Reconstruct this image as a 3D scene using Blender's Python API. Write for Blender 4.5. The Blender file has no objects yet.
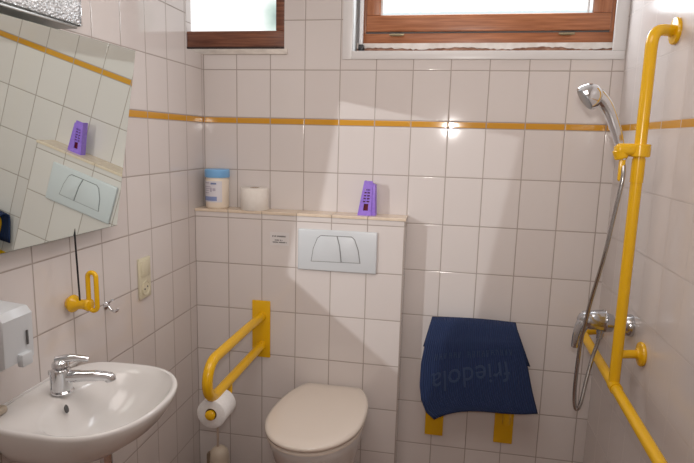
import bpy, bmesh, math, random
from mathutils import Vector, Matrix
random.seed(7)
S = bpy.context.scene
COL = S.collection

# ---------------------------------------------------------------- camera
CAM = Vector((1.06073651, -2.32292587, 1.53803722))
FW = Vector((-0.17308473, 0.97087334, -0.16567029))
RT = Vector((0.98340315, 0.17964967, 0.02538178))
UP = Vector((-0.05440511, 0.15852748, 0.98585451))
cd = bpy.data.cameras.new('camera')
cam = bpy.data.objects.new('camera', cd); COL.objects.link(cam)
cd.sensor_width = 36.0; cd.lens = 555.23/694*36.0; cd.clip_start = 0.02
cam.matrix_world = Matrix(((RT.x, UP.x, -FW.x, CAM.x), (RT.y, UP.y, -FW.y, CAM.y), (RT.z, UP.z, -FW.z, CAM.z), (0, 0, 0, 1)))
S.camera = cam

# ---------------------------------------------------------------- world, lights, exposure
S.view_settings.view_transform = 'Standard'; S.view_settings.look = 'None'
S.view_settings.exposure = 0.0; S.view_settings.gamma = 1.0; S.view_settings.use_curve_mapping = False
W = bpy.data.worlds.new('world'); S.world = W; W.use_nodes = True
W.node_tree.nodes['Background'].inputs[0].default_value = (0.90, 0.95, 1.0, 1)
W.node_tree.nodes['Background'].inputs[1].default_value = 1.0

def lamp(name, kind, loc, energy, color, **k):
    l = bpy.data.lights.new(name, kind); l.energy = energy; l.color = color
    o = bpy.data.objects.new(name, l); COL.objects.link(o); o.location = loc
    for a, b in k.items(): setattr(l, a, b)
    return o
FLASH = CAM + Vector((0.0, 0.0, 0.10))
flash = lamp('camera_flash', 'SPOT', FLASH, 42, (1.0, 0.95, 0.92), shadow_soft_size=0.022, spot_size=math.radians(88), spot_blend=1.0)
flash.rotation_euler = (FW + Vector((0.04, 0, 0.16))).to_track_quat('-Z', 'Y').to_euler()
room_l = lamp('ceiling_fill', 'AREA', (0.85, -1.45, 2.43), 13, (1.0, 0.925, 0.88), shape='RECTANGLE', size=1.0, size_y=1.0)  # unseen fill added for soft ambient light, like flash bounced off the ceiling
day_l = lamp('window_daylight', 'AREA', (1.16, 0.075, 2.15), 5, (0.88, 0.94, 1.0), shape='RECTANGLE', size=0.80, size_y=0.20)
day_l.rotation_euler = Vector((0, -1, -0.25)).to_track_quat('-Z', 'Y').to_euler()

# the flash thrown back by the tilting mirror: a lamp at the flash's mirror image, its beam bounded by the mirror's outline
_al, _be = math.radians(9.24), math.radians(-0.71)
MN = Vector((math.cos(_al)*math.cos(_be), math.sin(_be), -math.sin(_al)*math.cos(_be)))
MP = Vector((.012, -.69, 1.24))+MN*.0329
MY0, MY1, MZ0, MZ1 = -1.285, -.755, 1.251, 1.776
IMG = FLASH - MN*(2*(FLASH-MP).dot(MN))
bounce = lamp('mirror_bounce', 'POINT', IMG, 88, (0.93, 0.97, 1.0), shadow_soft_size=0.012)
bounce.data.use_nodes = True
_N = bounce.data.node_tree.nodes; _L = bounce.data.node_tree.links
_e = _N['Emission']; _tc = _N.new('ShaderNodeTexCoord')
def _vm(op, a, b=None):
    n = _N.new('ShaderNodeVectorMath'); n.operation = op
    for i, v in enumerate((a, b)):
        if v is None: continue
        if isinstance(v, (Vector, tuple)): n.inputs[i].default_value = tuple(v)
        else: _L.new(v, n.inputs[i])
    return n.outputs['Value'] if op == 'DOT_PRODUCT' else n.outputs[0]
def _m(op, a, b=None):
    n = _N.new('ShaderNodeMath'); n.operation = op
    for i, v in enumerate((a, b)):
        if v is None: continue
        if isinstance(v, (int, float)): n.inputs[i].default_value = v
        else: _L.new(v, n.inputs[i])
    return n.outputs[0]
_d = _tc.outputs['Normal']
_dn = _vm('DOT_PRODUCT', _d, MN); _t = _m('DIVIDE', (MP-IMG).dot(MN), _dn)
_sy = _N.new('ShaderNodeSeparateXYZ'); _L.new(_d, _sy.inputs[0])
_y = _m('ADD', _m('MULTIPLY', _sy.outputs[1], _t), IMG.y); _z = _m('ADD', _m('MULTIPLY', _sy.outputs[2], _t), IMG.z)
_k = _m('GREATER_THAN', _dn, 0.01)
for _c, _lo, _hi in ((_y, MY0, MY1), (_z, MZ0, MZ1)):
    _k = _m('MULTIPLY', _k, _m('MULTIPLY', _m('GREATER_THAN', _c, _lo), _m('LESS_THAN', _c, _hi)))
_L.new(_k, _e.inputs['Strength'])

# ---------------------------------------------------------------- materials
def mat(name, col, rough=0.5, metal=0.0, coat=0.0, spec=0.5, sub=0.0, trans=0.0):
    m = bpy.data.materials.new(name); m.use_nodes = True
    b = m.node_tree.nodes['Principled BSDF']
    b.inputs['Base Color'].default_value = (*col, 1); b.inputs['Roughness'].default_value = rough
    b.inputs['Metallic'].default_value = metal; b.inputs['Coat Weight'].default_value = coat
    b.inputs['Specular IOR Level'].default_value = spec; b.inputs['Transmission Weight'].default_value = trans
    return m
def nd(m, t, **k):
    n = m.node_tree.nodes.new(t)
    for a, b in k.items(): setattr(n, a, b)
    return n
def noise_col(m, c1, c2, scale=20, detail=4, bump=0.0, stretch=(1, 1, 1), lo=0.3, hi=0.7, rough=None):
    L = m.node_tree.links; b = m.node_tree.nodes['Principled BSDF']
    tc = nd(m, 'ShaderNodeTexCoord'); mp = nd(m, 'ShaderNodeMapping'); mp.inputs['Scale'].default_value = stretch
    n = nd(m, 'ShaderNodeTexNoise'); n.inputs['Scale'].default_value = scale; n.inputs['Detail'].default_value = detail
    r = nd(m, 'ShaderNodeValToRGB'); r.color_ramp.elements[0].position = lo; r.color_ramp.elements[1].position = hi
    r.color_ramp.elements[0].color = (*c1, 1); r.color_ramp.elements[1].color = (*c2, 1)
    L.new(tc.outputs['Object'], mp.inputs[0]); L.new(mp.outputs[0], n.inputs['Vector']); L.new(n.outputs[0], r.inputs[0]); L.new(r.outputs[0], b.inputs['Base Color'])
    if bump:
        bp = nd(m, 'ShaderNodeBump'); bp.inputs['Strength'].default_value = bump; bp.inputs['Distance'].default_value = 0.002
        L.new(n.outputs[0], bp.inputs['Height']); L.new(bp.outputs[0], b.inputs['Normal'])
    return m

TH, TW, STR = 0.1986, 0.15, 0.0264
Z0 = 1.8138
SB = Z0-TH-STR     # bottom of the ochre strip
ST = Z0-TH         # its top
def tile_mat(name, axis, off, floor_=False, grout=(0.37, 0.315, 0.28), bump=0.55, gloss=0.07):
    """axis 'x' or 'y' (or 'auto' by normal); off = a coordinate where a vertical joint lies"""
    m = mat(name, (0.7, 0.65, 0.62), 0.13, coat=0.0, spec=0.5)
    N = m.node_tree.nodes; L = m.node_tree.links; b = N['Principled BSDF']
    def M(op, a, c=None, d=None):
        n = nd(m, 'ShaderNodeMath', operation=op)
        for i, v in enumerate((a, c, d)):
            if v is None: continue
            if isinstance(v, (int, float)): n.inputs[i].default_value = v
            else: L.new(v, n.inputs[i])
        return n.outputs[0]
    g = nd(m, 'ShaderNodeNewGeometry'); sp = nd(m, 'ShaderNodeSeparateXYZ'); L.new(g.outputs['Position'], sp.inputs[0])
    X, Y, Z = sp.outputs
    if axis == 'x': u = M('SUBTRACT', X, off)
    elif axis == 'y': u = M('SUBTRACT', Y, off)
    else:
        sn = nd(m, 'ShaderNodeSeparateXYZ'); L.new(g.outputs['True Normal'], sn.inputs[0])
        side = M('GREATER_THAN', M('ABSOLUTE', sn.outputs[0]), 0.5)
        u = M('ADD', M('MULTIPLY', M('SUBTRACT', X, off), M('SUBTRACT', 1.0, side)), M('MULTIPLY', M('SUBTRACT', Y, 0.04), side))
    ut = M('DIVIDE', u, TW)
    if floor_:
        v = M('DIVIDE', Y, TW); up = None; du_h = TW
    else:
        below = M('LESS_THAN', Z, SB)
        zz = M('SUBTRACT', Z, M('ADD', M('MULTIPLY', below, SB), M('MULTIPLY', M('SUBTRACT', 1.0, below), ST)))
        v = M('DIVIDE', zz, TH); du_h = TH
    def dist(t, w):  # distance in metres to nearest joint
        f = M('FRACT', M('ADD', t, 100.0)); return M('MULTIPLY', M('MINIMUM', f, M('SUBTRACT', 1.0, f)), w)
    dd = M('MINIMUM', dist(ut, TW), dist(v, du_h))
    if not floor_:
        ins = M('MULTIPLY', M('GREATER_THAN', Z, SB), M('LESS_THAN', Z, ST))
        ds = M('MINIMUM', M('MINIMUM', M('ABSOLUTE', M('SUBTRACT', Z, SB)), M('ABSOLUTE', M('SUBTRACT', Z, ST))), dist(ut, TW))
        dd = M('ADD', M('MULTIPLY', ins, ds), M('MULTIPLY', M('SUBTRACT', 1.0, ins), dd))
    mr = nd(m, 'ShaderNodeMapRange', interpolation_type='SMOOTHSTEP'); L.new(dd, mr.inputs[0])
    mr.inputs[1].default_value = 0.0010; mr.inputs[2].default_value = 0.0028
    # tile tone, a little different from tile to tile
    fl = nd(m, 'ShaderNodeCombineXYZ'); L.new(M('FLOOR', ut), fl.inputs[0]); L.new(M('FLOOR', v), fl.inputs[1])
    wn = nd(m, 'ShaderNodeTexWhiteNoise', noise_dimensions='3D'); L.new(fl.outputs[0], wn.inputs['Vector'])
    tn = nd(m, 'ShaderNodeMixRGB'); L.new(wn.outputs['Value'], tn.inputs[0])
    tn.inputs[1].default_value = (0.660, 0.605, 0.580, 1); tn.inputs[2].default_value = (0.690, 0.640, 0.615, 1)
    if floor_:
        tn.inputs[1].default_value = (0.25, 0.13, 0.085, 1); tn.inputs[2].default_value = (0.30, 0.16, 0.11, 1)
    src = tn.outputs[0]
    if not floor_:
        mx = nd(m, 'ShaderNodeMixRGB'); L.new(ins, mx.inputs[0]); L.new(src, mx.inputs[1]); mx.inputs[2].default_value = (0.60, 0.295, 0.030, 1); src = mx.outputs[0]
    gm = nd(m, 'ShaderNodeMixRGB'); L.new(mr.outputs[0], gm.inputs[0]); gm.inputs[1].default_value = (*grout, 1); L.new(src, gm.inputs[2])
    L.new(gm.outputs[0], b.inputs['Base Color'])
    rr = nd(m, 'ShaderNodeMapRange'); L.new(mr.outputs[0], rr.inputs[0]); rr.inputs[3].default_value = 0.8; rr.inputs[4].default_value = gloss
    L.new(rr.outputs[0], b.inputs['Roughness'])
    m2 = nd(m, 'ShaderNodeMapRange', interpolation_type='SMOOTHSTEP'); L.new(dd, m2.inputs[0]); m2.inputs[1].default_value = 0.0008; m2.inputs[2].default_value = 0.0045
    bp = nd(m, 'ShaderNodeBump'); bp.inputs['Strength'].default_value = bump; bp.inputs['Distance'].default_value = 0.0012
    L.new(m2.outputs[0], bp.inputs['Height']); L.new(bp.outputs[0], b.inputs['Normal'])
    return m

M_back = tile_mat('tiles_back', 'x', 0.1507)
M_left = tile_mat('tiles_left', 'y', -0.1687)
M_right = tile_mat('tiles_right', 'y', 0.0, grout=(.54, .49, .46), bump=.15, gloss=.20)
M_box = tile_mat('tiles_box', 'auto', 0.1507)
M_floor = tile_mat('floor_tiles', 'x', 0.05, True)
M_plaster = noise_col(mat('ceiling_paint', (0.8, 0.76, 0.72), 0.9), (0.74, 0.70, 0.66), (0.80, 0.76, 0.72), 30)
M_reveal = noise_col(mat('reveal_paint', (0.7, 0.7, 0.7), 0.7), (0.60, 0.62, 0.62), (0.74, 0.75, 0.74), 40, stretch=(1, 1, .5), bump=.2)
M_cream = noise_col(mat('cream_tile', (0.7, 0.58, 0.4), 0.25), (0.68, 0.55, 0.42), (0.74, 0.62, 0.49), 40)
M_marble = noise_col(mat('sill_stone', (0.6, 0.55, 0.48), 0.4), (0.55, 0.49, 0.44), (0.70, 0.64, 0.58), 45, detail=6, stretch=(.5, 1, 1))
M_yellow = mat('yellow_nylon', (0.76, 0.43, 0.006), 0.22, spec=0.5)
M_ceramic = mat('sanitary_ceramic', (0.72, 0.70, 0.68), 0.16, spec=0.5)
M_lid = mat('lid_plastic', (0.76, 0.68, 0.60), 0.16)
M_chrome = mat('chrome', (0.70, 0.71, 0.73), 0.09, metal=1.0)
M_white = mat('white_plastic', (0.60, 0.625, 0.645), 0.28)
M_whitepvc = mat('white_trim', (0.72, 0.70, 0.69), 0.3)
M_gap = mat('dark_gap', (0.10, 0.10, 0.10), 0.6)  # dark tone painting shade into gap and holes; also colours the level slit
M_black = mat('black_plastic', (0.012, 0.012, 0.014), 0.35)
M_cream_pl = mat('cream_plastic', (0.66, 0.61, 0.45), 0.35)
M_paper = noise_col(mat('tissue_paper', (0.8, 0.78, 0.74), 0.95), (0.76, 0.71, 0.65), (0.79, 0.745, 0.69), 60, bump=.05)
M_paperw = noise_col(mat('tissue_paper_white', (0.8, 0.8, 0.8), 0.95), (0.74, 0.73, 0.72), (0.82, 0.81, 0.80), 120, bump=.15)
M_purple = noise_col(mat('purple_plastic', (0.2, 0.08, 0.5), 0.4), (0.27, 0.15, 0.62), (0.33, 0.19, 0.70), 80)
M_gel = mat('dark_red_gel', (0.13, 0.005, 0.02), 0.3)
M_bluecap = mat('blue_plastic', (0.20, 0.45, 0.77), 0.35)
M_tub = mat('cream_translucent_plastic', (0.80, 0.70, 0.58), 0.35)
M_label = mat('paper_label', (0.66, 0.64, 0.68), 0.5)
M_ink = mat('label_ink', (0.16, 0.20, 0.38), 0.6)
M_inkg = mat('grey_ink', (0.10, 0.09, 0.09), 0.6)
M_mirror = mat('mirror_glass', (0.76, 0.83, 0.79), 0.0, metal=1.0)
M_medge = mat('mirror_edge', (0.16, 0.19, 0.17), 0.3, metal=0.3)
M_steel = mat('dull_steel', (0.34, 0.33, 0.31), 0.35, metal=0.9)
M_brass = mat('brass_hinge', (0.30, 0.24, 0.14), 0.4, metal=0.7)
M_brushw = mat('off_white_plastic', (0.58, 0.50, 0.40), 0.4)

def wood(name, c1, c2, ax):
    m = mat(name, c1, 0.35); st = {'x': (3, 40, 60), 'z': (40, 40, 3)}[ax]
    return noise_col(m, c1, c2, 2.2, 6, 0.15, st, 0.35, 0.68)
M_wood_dark = wood('brown_wood', (0.115, 0.036, 0.018), (0.25, 0.092, 0.045), 'x')
M_wood = wood('orange_wood', (0.30, 0.100, 0.036), (0.46, 0.175, 0.075), 'x')
M_wood_v = wood('orange_wood_upright', (0.30, 0.100, 0.036), (0.45, 0.170, 0.073), 'z')

def glass_glow(name, base, spot, c2, rad, strength, noise_scale=30, second=None, nk=0.9, lo=0.55):
    """frosted pane lit by the sky behind it"""
    m = bpy.data.materials.new(name); m.use_nodes = True; N = m.node_tree.nodes; L = m.node_tree.links
    N.remove(N['Principled BSDF']); e = N.new('ShaderNodeEmission'); L.new(e.outputs[0], N['Material Output'].inputs[0]); e.inputs[1].default_value = strength
    g = N.new('ShaderNodeNewGeometry'); mp = N.new('ShaderNodeMapping'); mp.inputs['Location'].default_value = (-spot[0]/rad[0], 0, -spot[1]/rad[1]); mp.inputs['Scale'].default_value = (1/rad[0], 0, 1/rad[1])
    ln = N.new('ShaderNodeVectorMath'); ln.operation = 'LENGTH'
    nz = N.new('ShaderNodeTexNoise'); nz.inputs['Scale'].default_value = noise_scale
    ad = N.new('ShaderNodeMath'); ad.operation = 'MULTIPLY_ADD'; ad.inputs[1].default_value = nk
    r = N.new('ShaderNodeValToRGB'); r.color_ramp.elements[0].position = lo; r.color_ramp.elements[1].position = 1.45 if False else 1.0
    r.color_ramp.elements[0].color = (*c2, 1); r.color_ramp.elements[1].color = (*base, 1)
    if second: e2 = r.color_ramp.elements.new(lo+.4); e2.color = (*second, 1)
    L.new(g.outputs['Position'], mp.inputs[0]); L.new(mp.outputs[0], ln.inputs[0]); L.new(g.outputs['Position'], nz.inputs['Vector'])
    L.new(nz.outputs[0], ad.inputs[0]); sb = N.new('ShaderNodeMath'); sb.operation = 'SUBTRACT'; sb.inputs[1].default_value = nk/2
    L.new(ln.outputs['Value'], sb.inputs[0]); L.new(sb.outputs[0], ad.inputs[2]); L.new(ad.outputs[0], r.inputs[0]); L.new(r.outputs[0], e.inputs[0])
    return m

# ---------------------------------------------------------------- builders
def obj(name, bm, m, parent=None, smooth=True, loc=None, angle=35):
    base = Vector((0, 0, 0))
    p = parent
    while p is not None: base += p.location; p = p.parent
    if loc is not None: base = base*0 + Vector(loc) if parent is None else base
    bmesh.ops.recalc_face_normals(bm, faces=bm.faces[:])
    bmesh.ops.translate(bm, verts=bm.verts[:], vec=-base)
    me = bpy.data.meshes.new(name); bm.to_mesh(me); bm.free()
    if smooth: me.shade_smooth(); me.set_sharp_from_angle(angle=math.radians(angle))
    for x in (m if isinstance(m, (list, tuple)) else [m]): me.materials.append(x)
    o = bpy.data.objects.new(name, me); COL.objects.link(o)
    if parent is not None: o.parent = parent
    elif loc is not None: o.location = loc
    return o
def thing(name, label, cat, loc, group=None):
    o = bpy.data.objects.new(name, None); COL.objects.link(o); o.location = loc; o.empty_display_size = 0.05
    o['label'] = label; o['category'] = cat
    if group: o['group'] = group
    return o
def tag(o, label, cat, group=None):
    o['label'] = label; o['category'] = cat
    if group: o['group'] = group
    return o
def struct_root(name, loc):
    o = bpy.data.objects.new(name, None); COL.objects.link(o); o.location = loc; o['kind'] = 'structure'; return o
def struct(o): o['kind'] = 'structure'; return o

def box(bm, a, b, bev=0.0, seg=2):
    r = bmesh.ops.create_cube(bm, size=1.0)
    vs = r['verts']; a = Vector(a); b = Vector(b)
    for v in vs: v.co = Vector(((v.co.x+.5)*(b.x-a.x)+a.x, (v.co.y+.5)*(b.y-a.y)+a.y, (v.co.z+.5)*(b.z-a.z)+a.z))
    if bev > 0:
        es = {e for v in vs for e in v.link_edges}
        bmesh.ops.bevel(bm, geom=list(es), offset=bev, segments=seg, profile=0.5, affect='EDGES')
    return bm
def B(a, b, bev=0.0, seg=2): return box(bmesh.new(), a, b, bev, seg)
def prism(bm, pts, axis, t0, t1, bev=0.0):
    """polygon of 2D points extruded along axis; axis 'y': pts are (x,z); 'z': (x,y); 'x': (y,z)"""
    def P(p, t): return {'y': (p[0], t, p[1]), 'z': (p[0], p[1], t), 'x': (t, p[0], p[1])}[axis]
    lo = [bm.verts.new(P(p, t0)) for p in pts]; hi = [bm.verts.new(P(p, t1)) for p in pts]
    n = len(pts); f = [bm.faces.new(lo), bm.faces.new(hi[::-1])]
    for i in range(n): f.append(bm.faces.new((lo[i], hi[i], hi[(i+1) % n], lo[(i+1) % n])))
    if bev:
        es = {e for x in (f[0], f[1]) for e in x.edges}
        bmesh.ops.bevel(bm, geom=list(es), offset=bev, segments=2, profile=0.5, affect='EDGES')
    return bm
def smooth_path(pts, n=8, closed=False):
    P = [Vector(p) for p in pts]; out = []; m = len(P)
    rng = range(m) if closed else range(m-1)
    for i in rng:
        if closed: p0, p1, p2, p3 = P[i-1], P[i], P[(i+1) % m], P[(i+2) % m]
        else: p0, p1, p2, p3 = P[max(i-1, 0)], P[i], P[i+1], P[min(i+2, m-1)]
        for k in range(n):
            t = k/n
            out.append(0.5*((2*p1)+(-p0+p2)*t+(2*p0-5*p1+4*p2-p3)*t*t+(-p0+3*p1-3*p2+p3)*t**3))
    if not closed: out.append(P[-1])
    return out
def arc_path(pts, r, n=8):
    """polyline with corners rounded by radius r"""
    P = [Vector(p) for p in pts]; out = [P[0]]
    for i in range(1, len(P)-1):
        a = (P[i-1]-P[i]); b = (P[i+1]-P[i]); rr = min(r, a.length*.49, b.length*.49)
        s = P[i]+a.normalized()*rr; e = P[i]+b.normalized()*rr
        for k in range(n+1):
            t = k/n; out.append((1-t)**2*s+2*t*(1-t)*P[i]+t*t*e)
    out.append(P[-1]); return out
def tube(bm, path, rad, seg=20, closed=False, caps=True):
    P = [Vector(p) for p in path]; n = len(P)
    R = rad if isinstance(rad, (list, tuple)) else [rad]*n
    T = []
    for i in range(n):
        a = P[i-1] if (i > 0 or closed) else P[i]; b = P[(i+1) % n] if (i < n-1 or closed) else P[i]
        T.append((b-a).normalized())
    u = T[0].orthogonal().normalized(); rings = []
    for i in range(n):
        u = (u-T[i]*u.dot(T[i])).normalized(); w = T[i].cross(u)
        rings.append([bm.verts.new(P[i]+(u*math.cos(2*math.pi*k/seg)+w*math.sin(2*math.pi*k/seg))*R[i]) for k in range(seg)])
    for i in range(n if closed else n-1):
        A = rings[i]; C = rings[(i+1) % n]
        for k in range(seg): bm.faces.new((A[k], A[(k+1) % seg], C[(k+1) % seg], C[k]))
    if caps and not closed: bm.faces.new(rings[0][::-1]); bm.faces.new(rings[-1])
    return bm
def TB(path, rad, seg=20, closed=False): return tube(bmesh.new(), path, rad, seg, closed)
def lathe(bm, origin, axis, prof, seg=32, ref=None):
    """prof: list of (distance along axis, radius)"""
    o = Vector(origin); a = Vector(axis).normalized(); u = a.orthogonal().normalized(); w = a.cross(u); rings = []
    for d, r in prof:
        rings.append([bm.verts.new(o+a*d+(u*math.cos(2*math.pi*k/seg)+w*math.sin(2*math.pi*k/seg))*max(r, 1e-5)) for k in range(seg)])
    for A, C in zip(rings, rings[1:]):
        for k in range(seg): bm.faces.new((A[k], A[(k+1) % seg], C[(k+1) % seg], C[k]))
    bm.faces.new(rings[0][::-1]); bm.faces.new(rings[-1]); return bm
def LT(origin, axis, prof, seg=32): return lathe(bmesh.new(), origin, axis, prof, seg)
def rings_mesh(bm, rings, cap0=True, cap1=True):
    V = [[bm.verts.new(p) for p in r] for r in rings]; n = len(V[0])
    for A, C in zip(V, V[1:]):
        for k in range(n): bm.faces.new((A[k], A[(k+1) % n], C[(k+1) % n], C[k]))
    if cap0: bm.faces.new(V[0][::-1])
    if cap1: bm.faces.new(V[-1])
    return bm

# ================================================================ ROOM
XR, YF, ZC = 1.694, -2.85, 2.46
W1 = (-0.075, 0.361, 1.899, 2.40)     # left window opening x0,x1,z0,z1
W2 = (0.649, 1.672, 1.889, 2.38)     # right window opening
# back wall: slab with two openings, thickness 0.30
def wall_with_holes():
    bm = bmesh.new()
    xs = [-0.30, W1[0], W1[1], W2[0], W2[1], XR+0.15]; zs = [0, 1]
    def blk(x0, x1, z0, z1): box(bm, (x0, 0, z0), (x1, 0.30, z1))
    blk(-0.30, W1[0], 0, ZC); blk(W1[0], W1[1], 0, W1[2]); blk(W1[0], W1[1], W1[3], ZC)
    blk(W1[1], W2[0], 0, ZC); blk(W2[0], W2[1], 0, W2[2]); blk(W2[0], W2[1], W2[3], ZC); blk(W2[1], XR+.15, 0, ZC)
    return bm
struct(obj('wall_back', wall_with_holes(), M_back, smooth=False))
# left wall, cut back above the sill next to the left window
bm = bmesh.new()
box(bm, (-0.30, YF-.1, 0), (0, -0.158, ZC)); box(bm, (-0.30, -0.158, 0), (0, 0, 1.877))
struct(obj('wall_left', bm, M_left, smooth=False))
struct(obj('wall_right', B((XR, YF-.1, 0), (XR+.15, 0, ZC)), M_right, smooth=False))
struct(obj('wall_front', B((0, YF-.1, 0), (XR, YF, ZC)), M_plaster, smooth=False))
struct(obj('floor', B((-.3, YF-.1, -.1), (XR+.15, .3, 0)), M_floor, smooth=False))
struct(obj('ceiling', B((-.3, YF-.1, ZC), (XR+.15, .3, ZC+.1)), M_plaster, smooth=False))
# tiled installation box behind the toilet and its cream ledge
BX, BY, BZ = 0.903, -0.110, 1.214
struct(obj('wall_lower', B((0, BY, 0), (BX, 0, BZ), 0.0015), M_box, smooth=False))
bm = bmesh.new()
xs = [0.0]+[0.1507+0.15*k for k in range(5)]+[BX+.004]
for a, b in zip(xs, xs[1:]): box(bm, (a+.0015, BY-.004, BZ), (b-.0015, -0.001, BZ+.012), 0.002)
struct(obj('trim_2', B((0, BY-.002, BZ), (BX+.002, -.001, BZ+.0095)), mat('ledge_grout', (.36, .30, .25), .9), smooth=False))
tl = struct(obj('trim_1', bm, M_cream, smooth=False))

# ---- left window: brown frame, frosted pane, stone sill nose
w = struct_root('window_1', (0.13, 0.02, 1.9))
x0, x1, z0, z1 = W1
bm = bmesh.new(); box(bm, (x0, .004, z0+.008), (x1, .07, 1.973), .003); box(bm, (.3225, .004, 1.973), (x1, .07, z1), .003); box(bm, (x0, .004, 2.34), (.3225, .07, z1), .003)
obj('window_frame', bm, M_wood_dark, w)
obj('frame_gasket', B((x0, .002, z0-.001), (x1, .06, z0+.010)), mat('dark_brown_seal', (.035, .018, .014), .7), w, smooth=False)
G1 = glass_glow('frosted_pane_left', (1.0, 1.0, 1.0), (0.318, 2.035), (0.33, 0.42, 0.40), (0.085, 0.10), 1.2, 22, (0.56, 0.68, 0.62), 0.35, 0.05)
obj('glass_pane', B((x0, .045, 1.972), (.323, .05, 2.342)), G1, w, smooth=False)
obj('window_sill', B((x0, -.008, 1.876), (.376, .05, z0-.0005), .002), M_marble, w)

# ---- right window: white trim, plaster reveal, frame, hopper sash, hinges
w = struct_root('window_2', (1.15, 0.1, 1.89))
x0, x1, z0, z1 = W2
bm = bmesh.new()
box(bm, (x0-.040, -.006, z0-.032), (x0, .004, z1+.03), .002)
box(bm, (x0, -.006, z0-.032), (1.690, .004, z0), .002)
box(bm, (1.645, -.0058, z0), (1.690, .004, z1+.03), .002)
obj('window_trim', bm, M_whitepvc, w)
bm = bmesh.new()
box(bm, (x0, .004, z0), (x0+.002, .24, z1)); box(bm, (x1-.002, .004, z0), (x1, .24, z1)); box(bm, (x0+.002, .004, z0), (x1-.002, .24, z0+.002)); box(bm, (x0+.002, .004, z1-.002), (x1-.002, .24, z1))
obj('reveal', bm, M_reveal, w, smooth=False)
# ragged strip of old plaster below the frame
bm = bmesh.new(); n = 90; top = []; bot = []
for i in range(n+1):
    x = x0+.004+(x1-x0-.008)*i/n
    top.append((x, 1.9335)); bot.append((x, 1.9135+random.uniform(-.003, .003)+.004*math.sin(i*.21)))
for i in range(n):
    q = [bm.verts.new((p[0], .085, p[1])) for p in (bot[i], bot[i+1], top[i+1], top[i])]; bm.faces.new(q)
bmesh.ops.remove_doubles(bm, verts=bm.verts[:], dist=1e-5)
r = bmesh.ops.extrude_face_region(bm, geom=bm.faces[:]); bmesh.ops.translate(bm, verts=[v for v in r['geom'] if isinstance(v, bmesh.types.BMVert)], vec=(0, .02, 0))
obj('plaster_strip', bm, noise_col(mat('old_plaster', (.6, .55, .5), .9), (.62, .55, .50), (.74, .68, .64), 25), w, smooth=False)
obj('rough_edge', B((x0+.003, .096, z0+.002), (x1-.003, .115, 1.934)), noise_col(mat('bare_wood_edge', (.2, .1, .06), .9), (.22, .10, .06), (.42, .24, .17), 30), w, smooth=False)
obj('blind_track', B((.667, .06, 1.925), (.680, .085, z1-.01), .002), M_whitepvc, w)
obj('track_cap', B((.664, .055, 1.903), (.686, .09, 1.925), .003), M_black, w)
bm = bmesh.new(); FY = .10
box(bm, (.674, FY, 1.934), (1.669, .17, 1.975), .002)
obj('window_frame', bm, M_wood, w)
bm = bmesh.new(); box(bm, (.674, FY, 1.9755), (.689, .17, z1-.004), .002); box(bm, (1.653, FY, 1.9755), (1.669, .17, z1-.004), .002)
obj('window_frame', bm, M_wood_v, w)
sash = obj('sash', box(box(bmesh.new(), (.690, FY-.012, 1.981), (1.652, .15, 2.046), .004), (.69, FY-.012, 2.31), (1.652, .15, z1-.004), .004), M_wood, w)
bm = bmesh.new(); box(bm, (.690, FY-.0115, 2.046), (.749, .15, 2.31), .003); box(bm, (1.586, FY-.0115, 2.046), (1.652, .15, 2.31), .003)
obj('sash_upright', bm, M_wood_v, sash)
bm = bmesh.new(); box(bm, (.749, FY-.004, 2.046), (.756, .12, 2.31)); box(bm, (1.566, FY-.004, 2.046), (1.571, .12, 2.31)); box(bm, (.749, FY-.004, 2.046), (1.586, .12, 2.0475))
obj('glazing_bead', bm, M_whitepvc, sash, smooth=False)
obj('sash_gap_shade', B((.690, .101, 1.9745), (1.652, .14, 1.9815)), M_gap, w, smooth=False)  # solid dark strip, painted as the shade between sash and frame
G2 = glass_glow('frosted_pane_right', (1.0, 1.0, 1.0), (1.15, 2.052), (0.66, 0.74, 0.76), (3.0, .012), 1.25, 60)
obj('glass_pane', B((.75, .115, 2.047), (1.586, .12, 2.31)), G2, sash, smooth=False)
for hx in (.82, 1.492):
    bm = tube(bmesh.new(), [(hx-.030, FY-.016, 1.967), (hx+.030, FY-.016, 1.967)], .0038, 12)
    box(bm, (hx-.020, FY-.013, 1.963), (hx+.020, FY, 1.971), .001)
    obj('hinge', bm, M_brass, w)

# ================================================================ LARGE OBJECTS
# ---- tilting mirror
def mpt(y, z, d=0.0): return Vector((MP.x-((y-MP.y)*MN.y+(z-MP.z)*MN.z)/MN.x, y, z))+MN*d
def mslab(y0, y1, z0, z1, d0, d1):
    bm = bmesh.new(); c = [(y0, z0), (y1, z0), (y1, z1), (y0, z1)]
    f = [bm.verts.new(mpt(*q, d0)) for q in c]; g = [bm.verts.new(mpt(*q, d1)) for q in c]
    bm.faces.new(f); bm.faces.new(g[::-1])
    for i in range(4): bm.faces.new((f[i], g[i], g[(i+1) % 4], f[(i+1) % 4]))
    return bm
mir = thing('tilting_mirror', 'frameless rectangular tilting mirror leaning out from the left wall above the washbasin', 'mirror', (0, -1.05, 1.25))
obj('mirror_glass', mslab(MY0, MY1, MZ0, MZ1, -.001, 0), M_mirror, mir, smooth=False)
obj('mirror_backing', mslab(MY0-.0008, MY1+.0015, MZ0-.0015, MZ1+.0008, -.006, -.0012), M_medge, mir, smooth=False)
for yy in (-1.20, -.90):
    obj('bracket', TB([(0, yy, 1.30), (.036, yy, 1.30)], .008, 10), M_steel, mir)
    obj('stay_arm', TB([(0, yy, 1.60), (.082, yy, 1.70)], .006, 10), M_steel, mir)
obj('pull_rod', TB([(.045, -.957, 1.30), (.042, -.945, 1.055)], .0026, 10), M_black, mir)
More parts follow.
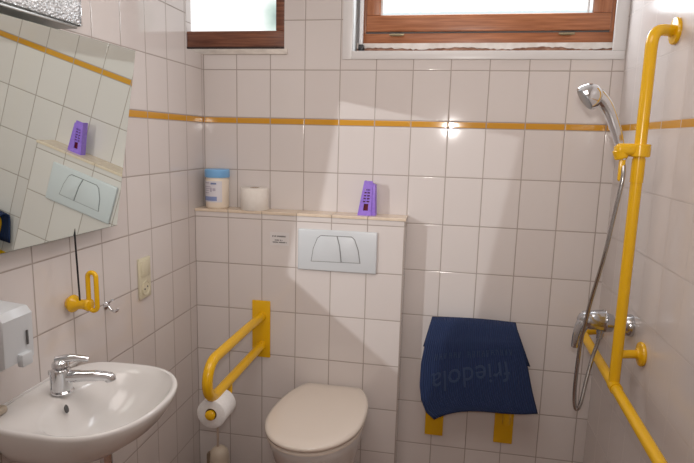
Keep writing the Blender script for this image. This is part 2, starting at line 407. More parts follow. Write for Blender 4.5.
hd = obj('pull_handle', LT((0.010, -.940, 1.047), (1, 0, 0), [(-.010, .016), (0, .024), (.006, .026), (.012, .024), (.022, .016), (.034, .014), (.048, .016), (.056, .019), (.062, .017), (.066, .008)], 28), M_yellow, mir)
lp = arc_path([(.060, -.956, 1.034), (.098, -.956, 1.034), (.098, -.956, 1.137), (.060, -.956, 1.137), (.060, -.956, 1.034)], .017, 8)[1:-1]
lp = [Vector(p) for p in ([(.062+0.0, -.956, 1.05)]+[])]
c0, c1, rr = 1.044, 1.130, .0130
lp = [Vector((.080+rr*math.cos(a), -.940, c1+rr*math.sin(a))) for a in [math.pi*k/12 for k in range(13)]]
lp += [Vector((.080-rr*math.cos(a), -.940, c0-rr*math.sin(a))) for a in [math.pi*k/12 for k in range(13)]]
obj('loop', TB(lp, .0068, 14, closed=True), M_yellow, hd)

# ---- wall lamp above the mirror
M_crystal = mat('crushed_glass', (.8, .82, .84), .18, metal=.45)
b_ = M_crystal.node_tree.nodes['Principled BSDF']; L_ = M_crystal.node_tree.links
tc = nd(M_crystal, 'ShaderNodeTexCoord'); vo = nd(M_crystal, 'ShaderNodeTexVoronoi'); vo.inputs['Scale'].default_value = 170
L_.new(tc.outputs['Object'], vo.inputs['Vector'])
bp = nd(M_crystal, 'ShaderNodeBump'); bp.inputs['Strength'].default_value = .8; bp.inputs['Distance'].default_value = .004
L_.new(vo.outputs['Distance'], bp.inputs['Height']); L_.new(bp.outputs[0], b_.inputs['Normal'])
rp = nd(M_crystal, 'ShaderNodeValToRGB'); rp.color_ramp.elements[0].color = (.50, .52, .53, 1); rp.color_ramp.elements[1].color = (.95, .97, 1, 1)
L_.new(vo.outputs['Color'], rp.inputs[0]); L_.new(rp.outputs[0], b_.inputs['Base Color'])
lt = thing('wall_lamp', 'long wall lamp with sparkling crushed glass front above the tilting mirror', 'lamp', (0, -1.2, 1.83))
obj('lamp_shade', B((.045, -1.46, 1.809), (.100, -.958, 1.872), .006), M_crystal, lt)
obj('lamp_housing', B((0, -1.46, 1.800), (.094, -.964, 1.8085), .002), M_steel, lt)
obj('wall_mount', B((0, -1.42, 1.809), (.045, -1.0, 1.86), .003), M_steel, lt)
obj('end_cap', B((.043, -.958, 1.807), (.1015, -.954, 1.874), .0015), M_chrome, lt)

# ---- washbasin
wb = thing('washbasin', 'small white ceramic washbasin mounted on the left wall below the mirror', 'washbasin', (0, -1.09, .70))
CX, CY = .188, -1.095
def bout(th, ax=.188, by=.212, cx=CX):
    c, s = math.cos(th), math.sin(th)
    e = 2.35 if c > 0 else 4.2
    r = (abs(c)**e+abs(s)**e)**(-1/e)
    return cx+ax*r*c, CY+by*r*s
NB = 96
def ring(ax, by, cx, z, e1=2.35, e2=4.2, cy=CY):
    o = []
    for k in range(NB):
        th = 2*math.pi*k/NB; c, s = math.cos(th), math.sin(th); e = e1 if c > 0 else e2
        r = (abs(c)**e+abs(s)**e)**(-1/e); x = cx+ax*r*c; o.append((max(x, 0.0), cy+by*r*s, z))
    return o
R_ = []
R_ += [ring(.085, .085, .085, .715), ring(.110, .120, .110, .722), ring(.145, .165, .145, .750), ring(.172, .194, .172, .790), ring(.184, .207, .184, .826), ring(.188, .211, .188, .846), ring(.1875, .2105, .188, .8525), ring(.185, .208, .188, .8560), ring(.181, .204, .188, .8565)]
R_ += [ring(.176, .199, .189, .8550)]
R_ += [ring(.132, .190, .226, .8500, 2.3, 2.6), ring(.124, .180, .228, .838, 2.3, 2.5), ring(.112, .162, .228, .810, 2.2, 2.4), ring(.090, .130, .222, .772, 2.1, 2.2), ring(.055, .075, .212, .748, 2, 2), ring(.024, .024, .205, .742, 2, 2)]
obj('basin', rings_mesh(bmesh.new(), R_), M_ceramic, wb, angle=60)
obj('drain_plug', LT((.205, CY, .7415), (0, 0, 1), [(0, .022), (.002, .023), (.004, .018), (.005, .004)], 24), M_chrome, wb)
oh = bmesh.new(); lathe(oh, (.1205, -1.130, .826), (.83, 0, .55), [(0, .006), (.0035, .0065), (.004, .005)], 20)
for v in oh.verts: v.co.z = .826+(v.co.z-.826)*1.9
obj('overflow_hole', oh, M_gap, wb)
obj('waste_pipe', TB(arc_path([(.205, CY, .73), (.205, CY, .56), (.12, CY, .56), (.12, CY, .62), (0.0, CY, .62)], .03), .016, 16), M_chrome, wb)
obj('caulk', B((0, -1.30, .853), (.004, -.892, .862), .001), M_whitepvc, wb)

# ---- basin tap
fx, fy, fz = .086, -1.094, .8555
tp = thing('basin_tap', 'chrome single-lever mixer tap standing on the back edge of the washbasin', 'tap', (fx, fy, fz))
obj('tap_body', LT((fx, fy, fz), (0, 0, 1), [(0, .028), (.004, .0285), (.008, .025), (.05, .024), (.058, .024), (.064, .0235), (.068, .018)], 32), M_chrome, tp)
obj('spout', tube(bmesh.new(), smooth_path([(fx+.01, fy, fz+.044), (fx+.05, fy+.012, fz+.044), (fx+.09, fy+.028, fz+.042), (fx+.112, fy+.038, fz+.036), (fx+.116, fy+.039, fz+.026)], 6), [.016]*6+[.0145]*6+[.013]*6+[.0145]*6+[.0135], 18), M_chrome, tp)
lv = obj('lever', LT((fx, fy, fz+.068), (-.12, 0, 1), [(0, .019), (.005, .0225), (.014, .0215), (.022, .014), (.025, .004)], 28), M_chrome, tp)
P_ = smooth_path([(fx-.012, fy-.004, fz+.087), (fx+.02, fy+.008, fz+.093), (fx+.045, fy+.017, fz+.091), (fx+.064, fy+.025, fz+.087)], 6)
bm = tube(bmesh.new(), P_, [.012-.005*i/(len(P_)-1) for i in range(len(P_))], 14)
for v in bm.verts:
    pass
obj('lever_arm', bm, M_chrome, lv)
obj('pull_knob', tube(tube(bmesh.new(), [(fx-.034, fy, fz), (fx-.034, fy, fz+.045)], .0025, 8), [(fx-.034, fy, fz+.045), (fx-.034, fy, fz+.055)], .006, 12), M_chrome, tp)

# ---- toilet
tx = .608
def egg(wd, yb, yf, z, n=80, ex=3.0, dz=0.0):
    cy = -.375; o = []
    for k in range(n):
        th = 2*math.pi*k/n; c, s = math.cos(th), math.sin(th)
        if s > 0:   # towards wall
            e = ex; r = (abs(c)**e+abs(s)**e)**(-1/e); x = wd*r*c; y = cy+(.30)*r*s
            x *= 1-.12*max(0, (y-cy)/.25)**2
            y = min(y, yb)
        else:
            e = 2.1; r = (abs(c)**e+abs(s)**e)**(-1/e); x = wd*r*c; y = cy+(cy-yf)*r*s
        x += .062*(y+.47)
        o.append((tx+x, y, z+dz*(y-yf)/(yb-yf)))
    return o
tt = thing('toilet', 'white wall-hung toilet with closed beige-white lid below the flush plate', 'toilet', (tx, -.35, .08))
rg = [egg(.085, -.112, -.36, .10), egg(.11, -.111, -.42, .14), egg(.135, -.111, -.49, .24), egg(.158, -.111, -.55, .34), egg(.170, -.111, -.585, .405), egg(.175, -.111, -.595, .432), egg(.172, -.112, -.592, .440)]
obj('toilet_bowl', rings_mesh(bmesh.new(), rg), M_ceramic, tt, angle=60)
rg = [egg(.172, -.125, -.594, .4415), egg(.180, -.122, -.605, .445), egg(.181, -.122, -.606, .454), egg(.176, -.125, -.602, .459)]
obj('toilet_seat', rings_mesh(bmesh.new(), rg), M_lid, tt, angle=60)
rg = [egg(.178, -.120, -.604, .4605, dz=.006), egg(.184, -.116, -.611, .4635, dz=.007), egg(.1855, -.115, -.613, .472, dz=.008), egg(.183, -.117, -.610, .478, dz=.010), egg(.172, -.126, -.598, .4815, dz=.011), egg(.13, -.17, -.55, .4835, dz=.011), egg(.06, -.26, -.46, .485, dz=.009)]
obj('toilet_lid', rings_mesh(bmesh.new(), rg), M_lid, tt, angle=60)
for s in (-.075, .075):
    obj('hinge', TB([(tx+s-.02, -.119, .462), (tx+s+.02, -.119, .462)], .008, 12), M_lid, tt)

# ---- folding grab bar beside the toilet
gx = .303
gb = thing('folding_grab_bar', 'yellow U-shaped folding grab bar fixed to the tiled box left of the toilet', 'grab bar', (gx, BY, .71))
obj('wall_plate', B((.259, BY-.010, .584), (.341, BY, .840), .004), M_yellow, gb)
zu, zl, yo = .778, .640, -.675
pa = [(gx, BY-.008, zu), (gx, -.52, zu)]+[]
cz_, rz_ = (zu+zl)/2, (zu-zl)/2
path = [Vector((gx, BY-.008, zu-.008)), Vector((gx, -.30, zu-.002)), Vector((gx, yo+rz_, zu))]
path += [Vector((gx, yo+rz_-rz_*math.sin(a), cz_+rz_*math.cos(a))) for a in [math.pi*k/14 for k in range(1, 14)]]
path += [Vector((gx, yo+rz_, zl)), Vector((gx, -.30, zl)), Vector((gx, BY-.008, zl))]
obj('rail', TB(path, .0182, 24), M_yellow, gb)
hl = obj('roll_holder', TB(arc_path([(gx+.004, -.49, zl-.010), (gx+.004, -.49, .588), (gx, -.655, .588)], .02), .010, 14), M_yellow, gb)
obj('roll_stop', LT((gx, -.652, .588), (0, -1, 0), [(0, .017), (.008, .018), (.012, .013), (.014, .004)], 24), M_yellow, hl)
for zz in (zu-.008, zl):
    obj('pivot_sleeve', TB([(gx, BY-.008, zz), (gx, BY-.035, zz)], .0205, 20), M_yellow, gb)

def roll(name, o, ax, ln, R, r, m, label, group=None):
    a = Vector(ax).normalized(); u = a.orthogonal().normalized(); w_ = a.cross(u); bm = bmesh.new(); rings = []
    prof = [(0, r), (0, R-.002), (.002, R), (ln-.002, R), (ln, R-.002), (ln, r)]
    seg = 40; o = Vector(o)
    for d, q in prof: rings.append([bm.verts.new(o+a*d+(u*math.cos(2*math.pi*k/seg)+w_*math.sin(2*math.pi*k/seg))*q) for k in range(seg)])
    for i in range(len(rings)):
        A = rings[i]; C = rings[(i+1) % len(rings)]
        for k in range(seg): bm.faces.new((A[k], A[(k+1) % seg], C[(k+1) % seg], C[k]))
    t = thing(name, label, 'toilet roll', o)
    obj('paper', bm, m, t, angle=50)
    bm = bmesh.new(); rings = []
    for d, q in [(.001, r-.0002), (ln-.001, r-.0002), (ln-.001, r-.0012), (.001, r-.0012)]: rings.append([bm.verts.new(o+a*d+(u*math.cos(2*math.pi*k/seg)+w_*math.sin(2*math.pi*k/seg))*q) for k in range(seg)])
    for i in range(4):
        A = rings[i]; C = rings[(i+1) % 4]
        for k in range(seg): bm.faces.new((A[k], A[(k+1) % seg], C[(k+1) % seg], C[k]))
    obj('cardboard_core', bm, mat('cardboard', (.30, .19, .10), .9), t)
    return t
roll('toilet_roll', (gx, -.650, .588), (0, 1, 0), .098, .052, .021, M_paperw, 'white toilet roll with yellow core plug hanging under the folding grab bar')

# ---- flush plate
fp = thing('flush_plate', 'white rectangular flush plate with two push buttons on the tiled box', 'flush plate', (.628, BY, 1.077))
obj('plate', B((.462, BY-.013, .990), (.794, BY, 1.164), .006, 3), M_white, fp)
def gap_poly(pts, d):
    c = Vector((sum(p[0] for p in pts)/len(pts), sum(p[1] for p in pts)/len(pts)))
    return [tuple(Vector(p)+(Vector(p)-c).normalized()*d) for p in pts]
PL = [(.522, 1.031), (.530, 1.085), (.547, 1.128), (.560, 1.138), (.626, 1.139), (.638, 1.10), (.645, 1.033)]
PR = [(.650, 1.033), (.643, 1.10), (.631, 1.139), (.688, 1.139), (.700, 1.129), (.715, 1.088), (.724, 1.035)]
M_bgap_shade = mat('grey_gap_shade', (.25, .25, .25), .6)
obj('button_gap_shade', prism(bmesh.new(), [(.5185, 1.0285), (.527, 1.086), (.5445, 1.130), (.559, 1.1415), (.689, 1.1425), (.7025, 1.131), (.7185, 1.088), (.728, 1.0325)], 'y', BY-.0135, BY-.0125), M_bgap_shade, fp, smooth=False)  # sheet under the buttons, its grey painted as shade in their gap
obj('push_button', prism(bmesh.new(), PL, 'y', BY-.0165, BY-.013, .001), M_white, fp)
obj('push_button', prism(bmesh.new(), PR, 'y', BY-.0165, BY-.013, .001), M_white, fp)

# ---- shower handrail on the right wall
hx, vy = 1.612, -.545
hr = thing('shower_handrail', 'yellow L-shaped shower handrail running up and along the right wall', 'handrail', (XR, vy, .79))
ra = .0165
obj('upright_rail', TB(arc_path([(hx, vy, .80), (hx, vy, 1.866), (XR-.006, -.490, 1.870)], .060), ra, 24), M_yellow, hr)
obj('horizontal_rail', TB(arc_path([(XR-.006, -.060, .812), (hx, -.100, .812), (hx, -.55, .790), (hx, -1.45, .745)], .05), ra, 24), M_yellow, hr)
obj('rail_joint', TB([(hx, -.540, .791), (hx, -.575, .789)], .0195, 24), M_yellow, hr)
def flange(y, z, stub=None):
    bm = LT((XR, y, z), (-1, 0, 0), [(0, .037), (.006, .039), (.011, .037), (.013, .028), (.016, .019), (.02, .017)], 32)
    f = obj('wall_flange', bm, M_yellow, hr)
    if stub: obj('stub', TB([(XR-.01, y, z), (hx, y+stub[0], z+stub[1])], .0135, 20), M_yellow, f)
flange(-.490, 1.870); flange(-.060, .812); flange(-.523, .892, (-.020, .0)); flange(-1.40, .748, (-.0, .0))
# sliding holder
sz = 1.527
sl = obj('shower_slider', LT((hx, vy, sz-.022), (0, 0, 1), [(0, .026), (.003, .029), (.035, .029), (.038, .026)], 32), M_yellow, hr)
obj('slider_arm', B((hx-.070, vy-.024, sz-.017), (hx-.012, vy+.020, sz+.017), .011, 3), M_yellow, sl)
hs0 = Vector((1.560, -.548, 1.517))
obj('holder_socket', LT(hs0+Vector((.004, 0, -.018)), (-.30, 0, .95), [(0, .017), (.003, .0195), (.026, .021), (.029, .016)], 24), M_yellow, sl)
obj('release_lever', B((1.556, -.560, 1.432), (1.574, -.545, 1.512), .006), M_yellow, sl)
obj('upper_sleeve', TB([(hx, vy, 1.50), (hx, vy, 1.43)], .0185, 20), M_yellow, sl)

# ---- hand shower
hsw = thing('hand_shower', 'chrome hand shower held by the yellow slider on the handrail', 'hand shower', hs0)
P_ = [p+Vector((.010, -.033, 0)) for p in smooth_path([(1.557, -.515, 1.495), (1.548, -.512, 1.53), (1.532, -.508, 1.58), (1.511, -.503, 1.632), (1.492, -.501, 1.662), (1.470, -.500, 1.682)], 6)]
rad = [.0125+.0115*(i/(len(P_)-1))**1.4 for i in range(len(P_))]
obj('shower_handle', tube(bmesh.new(), P_, rad, 20), M_chrome, hsw)
hc = Vector((1.462, -.536, 1.680)); ha = Vector((-.80, -.03, -.60)).normalized()
hd = obj('shower_head', lathe(bmesh.new(), hc-ha*.022, ha, [(-.012, .006), (-.008, .018), (.000, .028), (.012, .035), (.024, .039), (.034, .040), (.040, .039)], 36), M_chrome, hsw)
bm = lathe(bmesh.new(), hc+ha*.018, ha, [(0, .034), (.002, .034), (.003, .030)], 36)
obj('spray_face', bm, mat('spray_plate', (.30, .31, .32), .3, metal=.4), hd)

# ---- shower mixer
M_chrome2 = mat('satin_chrome', (.52, .53, .55), .20, metal=1.0)
mx = thing('shower_mixer', 'chrome wall-mounted shower mixer behind the yellow upright rail', 'shower mixer', (XR, -.40, .94))
my, mz = -.395, .943
obj('wall_rosette', LT((XR, my, mz), (-1, 0, 0), [(0, .037), (.004, .038), (.020, .034), (.034, .023), (.042, .018)], 36), M_chrome2, mx)
obj('mixer_body', LT((XR-.038, my, mz), (-1, 0, .09), [(0, .019), (.018, .020), (.026, .030), (.046, .034), (.050, .031), (.056, .030), (.095, .032), (.108, .031), (.120, .027), (.130, .018), (.136, .006)], 36), M_chrome2, mx)
P_ = smooth_path([(1.604, my, mz+.014), (1.572, my-.002, mz+.015), (1.543, my-.005, mz+.001), (1.529, my-.008, mz-.028), (1.521, my-.011, mz-.060), (1.517, my-.013, mz-.088)], 6)
ml = obj('mixer_lever', tube(bmesh.new(), P_, [.034-.024*(i/(len(P_)-1))**.9 for i in range(len(P_))], 18), M_chrome2, mx)
obj('hose_outlet', LT((1.598, my, mz-.020), (-.05, 0, -1), [(0, .012), (.014, .012), (.015, .010), (.034, .010)], 20), M_chrome2, mx)

# ---- shower hose
M_hose = mat('steel_hose', (.42, .41, .40), .25, metal=1.0)
b_ = M_hose.node_tree.nodes['Principled BSDF']
HP = [(1.569, -.548, 1.490), (1.567, -.566, 1.44), (1.556, -.56, 1.33), (1.545, -.55, 1.215), (1.536, -.52, 1.11), (1.531, -.49, 1.030), (1.527, -.475, .96), (1.524, -.455, .89), (1.523, -.445, .80), (1.524, -.44, .71), (1.529, -.44, .660), (1.537, -.44, .647), (1.547, -.44, .670), (1.562, -.42, .74), (1.580, -.40, .82), (1.592, -.396, .87), (1.5962, -.395, .892)]
obj_h = obj('shower_hose', TB(smooth_path(HP, 10), .0062, 14), M_hose, loc=(1.52, -.43, .64))
tag(obj_h, 'thin grey metal shower hose looping from hand shower down to the mixer', 'hose')

# ================================================================ BATH MAT + FOLDED SEAT
ss = thing('folding_shower_seat', 'yellow folded shower seat on the back wall hidden under the blue mat', 'shower seat', (1.2, 0, .25))
for a, b in ((1.021, 1.100), (1.317, 1.396)):
    obj('wall_plate', B((a, -.010, .251), (b, 0, .60), .003), M_yellow, ss)
bm = tube(bmesh.new(), arc_path([(1.06, -.045, .40), (1.06, -.048, .776), (1.36, -.048, .776), (1.36, -.045, .36)], .04), .0155, 18)
obj('seat_frame', bm, M_yellow, ss)
for zz in (.46, .55, .64, .72):
    obj('slat', B((1.065, -.058, zz-.022), (1.355, -.035, zz+.022), .008), M_yellow, ss)
for xx in (1.06, 1.36):
    obj('hinge_post', TB([(xx, -.008, .425), (xx, -.045, .425)], .014, 16), M_yellow, ss)
M_mat = mat('blue_foam', (.010, .030, .105), .75)
N = M_mat.node_tree.nodes; L = M_mat.node_tree.links
uv = nd(M_mat, 'ShaderNodeUVMap'); sp = nd(M_mat, 'ShaderNodeSeparateXYZ'); L.new(uv.outputs[0], sp.inputs[0])
mu = nd(M_mat, 'ShaderNodeMath', operation='MULTIPLY'); mu.inputs[1].default_value = 2*math.pi*48; L.new(sp.outputs[0], mu.inputs[0])
si = nd(M_mat, 'ShaderNodeMath', operation='SINE'); L.new(mu.outputs[0], si.inputs[0])
bp = nd(M_mat, 'ShaderNodeBump'); bp.inputs['Strength'].default_value = .7; bp.inputs['Distance'].default_value = .0018; L.new(si.outputs[0], bp.inputs['Height']); L.new(bp.outputs[0], N['Principled BSDF'].inputs['Normal'])
rp = nd(M_mat, 'ShaderNodeValToRGB'); rp.color_ramp.elements[0].color = (.0075, .020, .072, 1); rp.color_ramp.elements[1].color = (.012, .033, .112, 1)
ms = nd(M_mat, 'ShaderNodeMath', operation='MULTIPLY_ADD'); ms.inputs[1].default_value = .5; ms.inputs[2].default_value = .5; L.new(si.outputs[0], ms.inputs[0]); L.new(ms.outputs[0], rp.inputs[0]); L.new(rp.outputs[0], N['Principled BSDF'].inputs['Base Color'])
def interp(tab, t):
    for (a, p), (b, q) in zip(tab, tab[1:]):
        if t <= b:
            f = (t-a)/(b-a) if b > a else 0; return [p[i]+(q[i]-p[i])*f for i in range(len(p))]
    return list(tab[-1][1])
LE = [(0, (1.029, .803)), (.10, (1.019, .785)), (.28, (1.006, .711)), (.45, (.994, .630)), (.66, (.993, .535)), (.80, (1.002, .475)), (.92, (1.024, .425)), (1, (1.060, .396))]
RE = [(0, (1.366, .807)), (.10, (1.371, .790)), (.26, (1.389, .738)), (.48, (1.417, .653)), (.74, (1.440, .560)), (1, (1.468, .468))]
MC = [(0, (.0,)), (.15, (-.006,)), (.32, (.012,)), (.5, (.018,)), (.75, (.012,)), (1, (0,))]
obj('hinge_pin', TB([(1.366, -.026, .355), (1.366, -.026, .430)], .0155, 16), M_yellow, ss)
mt = thing('bath_mat', 'dark blue ribbed foam bath mat draped over the folded shower seat', 'bath mat', (1.2, -.1, .396))
NS, NT = 44, 40
def front_pt(s, t):
    l = interp(LE, t); r = interp(RE, t); x = l[0]+(r[0]-l[0])*s; z = l[1]+(r[1]-l[1])*s
    # lower hem: rises quickly from the lowest corner at left, then stays level
    hem = (.030*math.sin(math.pi*min(1, s*1.0))**.8*(1-s)*1.25)*(t**5)
    z += hem + .006*math.sin(math.pi*s)*(1-t)
    y = -.092-.020*min(1, t*4)-.018*t+.012*math.sin(s*5.1+.6)*t-.022*(1-s)**2*t
    return Vector((x, y, z))
def back_pt(s, t):
    l = interp([(0, (1.029, .803)), (1, (.996, .664))], t); r = interp([(0, (1.366, .807)), (1, (1.443, .617))], t)
    return Vector((l[0]+(r[0]-l[0])*s, -.022-.012*math.exp(-t*18), l[1]+(r[1]-l[1])*s+.006*math.sin(math.pi*s)*(1-t)))
bm = bmesh.new(); uvl = bm.loops.layers.uv.new('uv'); G = []
rows = [[back_pt(s/NS, t) for s in range(NS+1)] for t in [1, .8, .6, .4, .25, .1, .03]]
rows.append([(back_pt(s/NS, 0)+front_pt(s/NS, 0))/2+Vector((0, 0, .006)) for s in range(NS+1)])
rows += [[front_pt(s/NS, t/NT) for s in range(NS+1)] for t in range(1, NT+1)]
V = [[bm.verts.new(p) for p in r] for r in rows]
for i in range(len(V)-1):
    for k in range(NS):
        f = bm.faces.new((V[i][k], V[i][k+1], V[i+1][k+1], V[i+1][k]))
        for lpp, uu in zip(f.loops, ((k, i), (k+1, i), (k+1, i+1), (k, i+1))): lpp[uvl].uv = (uu[0]/NS, uu[1]/len(V))
bmesh.ops.recalc_face_normals(bm, faces=bm.faces[:])
me_o = obj('mat_sheet', bm, M_mat, mt, angle=80)
so = me_o.modifiers.new('thickness', 'SOLIDIFY'); so.thickness = .006; so.offset = 0
# embossed lettering, upside down because the mat hangs over
M_emb = mat('blue_emboss', (.024, .046, .110), .45)
def text_mesh(s, size, extr):
    c = bpy.data.curves.new('lettering', 'FONT'); c.body = s; c.size = size; c.extrude = extr; c.align_x = 'CENTER'; c.align_y = 'CENTER'; c.resolution_u = 3
    o = bpy.data.objects.new('tmp_text', c); COL.objects.link(o)
    dg = bpy.context.evaluated_depsgraph_get(); me = bpy.data.meshes.new_from_object(o.evaluated_get(dg)); bpy.data.objects.remove(o)
    bm = bmesh.new(); bm.from_mesh(me); return bm
def ltr(s, size, cs, ct, width, slant):
    bm = text_mesh(s, size, .0012)
    xs = [v.co.x for v in bm.verts]; wd = max(xs)-min(xs); k = width/wd
    for v in bm.verts:
        X, Y, Zz = -v.co.x*k, -v.co.y, v.co.z         # turned by 180 degrees
        s_ = cs+X/.40; t_ = ct-(Y+X*slant)/.40
        p = front_pt(s_, t_); q = front_pt(s_, min(1, t_+.01)); r = front_pt(s_+.01, t_)
        n = (r-p).cross(q-p).normalized()
        if n.y > 0: n = -n
        v.co = p+n*(.0034+Zz)
    return obj('embossed_lettering', bm, M_emb, mt, smooth=False)
ltr('friedola', .120, .465, .58, .290, .19)
bm = bmesh.new()   # the line above is worn and cannot be read: short embossed strokes
random.seed(3); s_ = .13
while s_ < .90:
    if random.random() < .12: s_ += .045
    t_ = .335-.10*(s_-.5); h = random.uniform(.028, .042)
    for dx, ang in ((0, 0), (.016, random.choice((-.3, 0, .3)))):
        p = front_pt(s_+dx, t_); q = front_pt(s_+dx+ang*.03, t_+h*1.6)
        tube(bm, [p+Vector((0, -.0038, 0)), q+Vector((0, -.0038, 0))], .0011, 6)
    if random.random() < .6: tube(bm, [front_pt(s_, t_+h*.8)+Vector((0, -.0038, 0)), front_pt(s_+.016, t_+h*.8)+Vector((0, -.0038, 0))], .0011, 6)
    s_ += .046
obj('worn_lettering', bm, M_emb, mt)

# ================================================================ SMALL OBJECTS
# ---- soap dispenser
sd = thing('soap_dispenser', 'white box-shaped soap dispenser on the left wall beside the washbasin tap', 'soap dispenser', (0, -1.24, .985))
bm = prism(bmesh.new(), [(0, .998), (.075, .988), (.098, 1.001), (.100, 1.110), (.086, 1.127), (0, 1.134)], 'y', -1.290, -1.196, .006)
obj('dispenser_body', bm, M_white, sd)
obj('level_window', B((.1005, -1.224, 1.037), (.1035, -1.219, 1.072), .0005), M_gap, sd)
obj('push_lever', B((.096, -1.252, .990), (.112, -1.218, 1.022), .004), M_white, sd)

# ---- soap piece at the edge of the basin
tag(obj('soap_bar', B((.003, -1.285, .857), (.036, -1.222, .876), .007, 3), noise_col(mat('beige_soap', (.5, .42, .33), .5), (.42, .35, .27), (.55, .47, .37), 40), loc=(.03, -1.245, .857)), 'beige bar of soap on the washbasin rim below the soap dispenser', 'soap')

# ---- switch and socket plate
so_ = thing('wall_socket', 'cream double plate with light switch above power socket on the left wall', 'socket', (0, -.537, 1.025))
obj('cover_plate', B((0, -.574, .951), (.010, -.500, 1.098), .003), M_cream_pl, so_)
obj('rocker_switch', B((.009, -.566, 1.032), (.0135, -.508, 1.090), .002), M_cream_pl, so_)
pk = obj('socket_insert', LT((.0095, -.537, .987), (1, 0, 0), [(0, .027), (.003, .027), (.003, .022), (.0015, .021)], 28), M_cream_pl, so_)
obj('socket_hole', tube(tube(bmesh.new(), [(.0105, -.546, .984), (.0118, -.546, .984)], .0035, 10), [(.0105, -.528, .990), (.0118, -.528, .990)], .0035, 10), M_gap, pk)

# ---- robe hook
hk = thing('wall_hook', 'small chrome double hook on the left wall between the yellow loop handle and socket', 'hook', (0, -.765, .985))
obj('hook_base', LT((0, -.765, .988), (1, 0, 0), [(0, .013), (.004, .014), (.008, .010), (.012, .006)], 20), M_chrome, hk)
obj('prong', TB(smooth_path([(.008, -.765, .986), (.020, -.765, .974), (.034, -.765, .970), (.044, -.765, .980)], 5), .0042, 12), M_chrome, hk)
obj('prong', TB(smooth_path([(.006, -.765, .992), (.018, -.765, 1.004), (.026, -.765, 1.008)], 5), .0035, 12), M_chrome, hk)

# ---- notice sticker
st = thing('notice_sticker', 'small white notice sticker with two lines of tiny print left of flush plate', 'sticker', (.378, BY, 1.112))
obj('paper_sheet', B((.337, BY-.0008, 1.085), (.421, BY, 1.141)), mat('sticker_paper', (.66, .63, .62), .5), st, smooth=False)
def tiny_print(x0, x1, z, h, y, m, parent, seed, name='print'):
    rnd = random.Random(seed); bm = bmesh.new(); x = x0
    while x < x1:
        wv = rnd.uniform(.0018, .0034)
        if rnd.random() < .15: x += .003; continue
        box(bm, (x, y-.0003, z-h/2*rnd.uniform(.7, 1)), (min(x+wv, x1), y, z+h/2*rnd.uniform(.7, 1))); x += wv+.0009
    return obj(name, bm, m, parent, smooth=False)
tiny_print(.347, .406, 1.124, .0075, BY-.0008, M_inkg, st, 1); tiny_print(.358, .392, 1.1075, .0055, BY-.0008, M_inkg, st, 2); tiny_print(.346, .410, 1.0985, .006, BY-.0008, M_inkg, st, 4)

LZ = BZ+.012
# ---- tub of wipes
bx, by_, br = .081, -.056, .050
tb = thing('wipes_tub', 'round cream plastic tub with sky blue screw cap on the ledge in the corner', 'tub', (bx, by_, LZ))
obj('tub_body', LT((bx, by_, LZ), (0, 0, 1), [(0, .044), (.004, .048), (.010, .050), (.120, .050), (.126, .047), (.134, .047)], 40), M_tub, tb)
cp = LT((bx, by_, LZ+.132), (0, 0, 1), [(0, .051), (.003, .053), (.031, .053), (.035, .050), (.036, .03)], 60)
obj('screw_cap', cp, M_bluecap, tb)
def arc_patch(cx, cy, R, a0, a1, z0, z1, name, m, parent, n=16):
    bm = bmesh.new(); r = []
    for k in range(n+1):
        a = math.radians(a0+(a1-a0)*k/n); c, s = math.cos(a), math.sin(a)
        r.append([bm.verts.new((cx+q*c, cy+q*s, z)) for q, z in ((R, z0), (R+.0006, z0), (R+.0006, z1), (R, z1))])
    for A, C in zip(r, r[1:]):
        for k in range(4): bm.faces.new((A[k], A[(k+1) % 4], C[(k+1) % 4], C[k]))
    bm.faces.new(r[0]); bm.faces.new(r[-1][::-1])
    return obj(name, bm, m, parent)
lb = arc_patch(bx, by_, .0502, -175, -45, LZ+.028, LZ+.118, 'label_band', M_label, tb)
arc_patch(bx, by_, .0509, -150, -70, LZ+.034, LZ+.052, 'label_stripe', mat('blue_stripe', (.22, .28, .50), .5), lb)
for i, (a0, a1, zz, hh) in enumerate([(-135, -108, .108, .004), (-100, -72, .104, .007), (-140, -100, .092, .003), (-140, -105, .084, .003), (-140, -110, .076, .003), (-140, -112, .066, .003), (-103, -94, .072, .018), (-90, -76, .076, .012)]):
    arc_patch(bx, by_, .0509, a0, a1, LZ+zz, LZ+zz+hh, 'label_print', M_ink if i in (1,) else mat('faint_print', (.44, .40, .48), .6), lb, 6)

# ---- toilet roll standing on the ledge
roll('toilet_roll', (.252, -.0605, LZ), (0, 0, 1), .094, .0595, .022, M_paper, 'cream toilet roll standing upright on the ledge beside the blue-capped tub')

# ---- purple air freshener: tapered slotted holder
pf = thing('air_freshener', 'purple tapered plastic air freshener with slots standing on the cream ledge', 'air freshener', (.742, -.06, LZ))
def pur(z, f):   # width profile of front shell at height fraction f
    return .702+(.727-.702)*f, .758+(.762-.758)*f
yf_, yb_ = -.078, -.045
bm = bmesh.new()
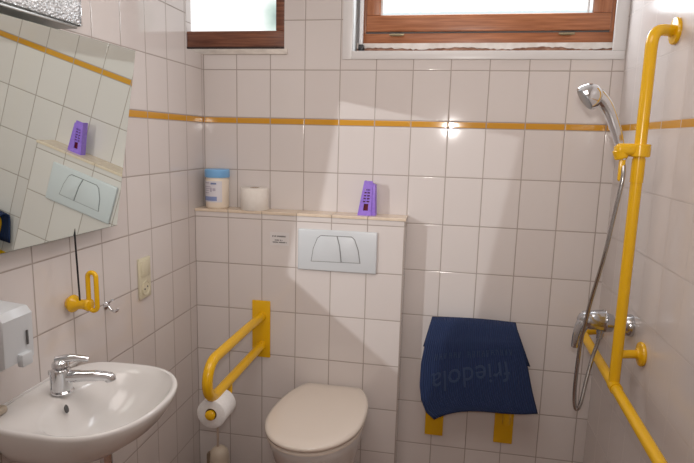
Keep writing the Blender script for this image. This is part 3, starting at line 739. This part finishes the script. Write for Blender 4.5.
# front shell built around its slots: rows of bars
Ht = .142
fr = [0, .10, .12, .24, .33, .355, .42, .445, .51, .535, .60, .625, .69, .715, 1.0]
def bar(f0, f1, a, b):
    l0, r0 = pur(0, f0); l1, r1 = pur(0, f1)
    pts = [(l0+(r0-l0)*a, LZ+Ht*f0), (l0+(r0-l0)*b, LZ+Ht*f0), (l1+(r1-l1)*b, LZ+Ht*f1), (l1+(r1-l1)*a, LZ+Ht*f1)]
    prism(bm, pts, 'y', yf_, yf_+.006)
bar(0, .14, 0, 1); bar(.14, .34, 0, .36); bar(.14, .34, .74, 1)
for i in range(5):
    f0 = .34+.085*i; bar(f0, f0+.045, 0, 1); bar(f0+.045, f0+.085, 0, .24); bar(f0+.045, f0+.085, .46, .54); bar(f0+.045, f0+.085, .80, 1)
bar(.765, 1, 0, 1)
prism(bm, [(.702, LZ), (.708, LZ), (.733, LZ+Ht), (.727, LZ+Ht)], 'y', yf_+.006, yb_)
obj('front_shell', bm, M_purple, pf, smooth=False)
obj('back_shell', prism(bmesh.new(), [(.712, LZ), (.778, LZ), (.774, LZ+.128), (.735, LZ+.128)], 'y', yb_-.012, yb_+.006, .002), M_purple, pf)
obj('gel_block', prism(bmesh.new(), [(.712, LZ+.01), (.754, LZ+.01), (.756, LZ+.10), (.728, LZ+.10)], 'y', yf_+.010, yb_-.013), M_gel, pf, smooth=False)
obj('side_shell', prism(bmesh.new(), [(.757, LZ), (.776, LZ), (.772, LZ+.128), (.760, LZ+.135)], 'y', yf_+.004, yb_-.006, .002), M_purple, pf)

# ---- toilet brush in the corner
tbx, tby = .175, -.29
tr = thing('toilet_brush', 'off-white toilet brush set with thin handle on the floor in the corner', 'toilet brush', (tbx, tby, 0))
obj('brush_holder', LT((tbx, tby, 0), (0, 0, 1), [(0, .050), (.006, .052), (.16, .044), (.205, .041), (.225, .036), (.238, .024), (.243, .010)], 36), M_brushw, tr)
obj('holder_opening', B((tbx-.046, tby-.030, .08), (tbx-.030, tby-.005, .222), .006), mat('dark_beige', (.20, .15, .10), .6), tr)
obj('brush_handle', TB([(tbx-.006, tby, .235), (tbx-.006, tby, .40)], .0048, 12), mat('handle_plastic', (.50, .40, .33), .4), tr)

# the mirrored lamp stands behind the left wall: the wall and the mirror itself do not block it
_bc = bpy.data.collections.new('mirror_bounce_blockers')
for o in list(COL.objects):
    if o.name in ('wall_left', 'mirror_glass', 'mirror_backing', 'pull_rod') or o.name.startswith(('bracket', 'stay_arm')): _bc.objects.link(o)
bounce.light_linking.blocker_collection = _bc
for i, co in enumerate(_bc.collection_objects): co.light_linking.link_state = 'EXCLUDE'
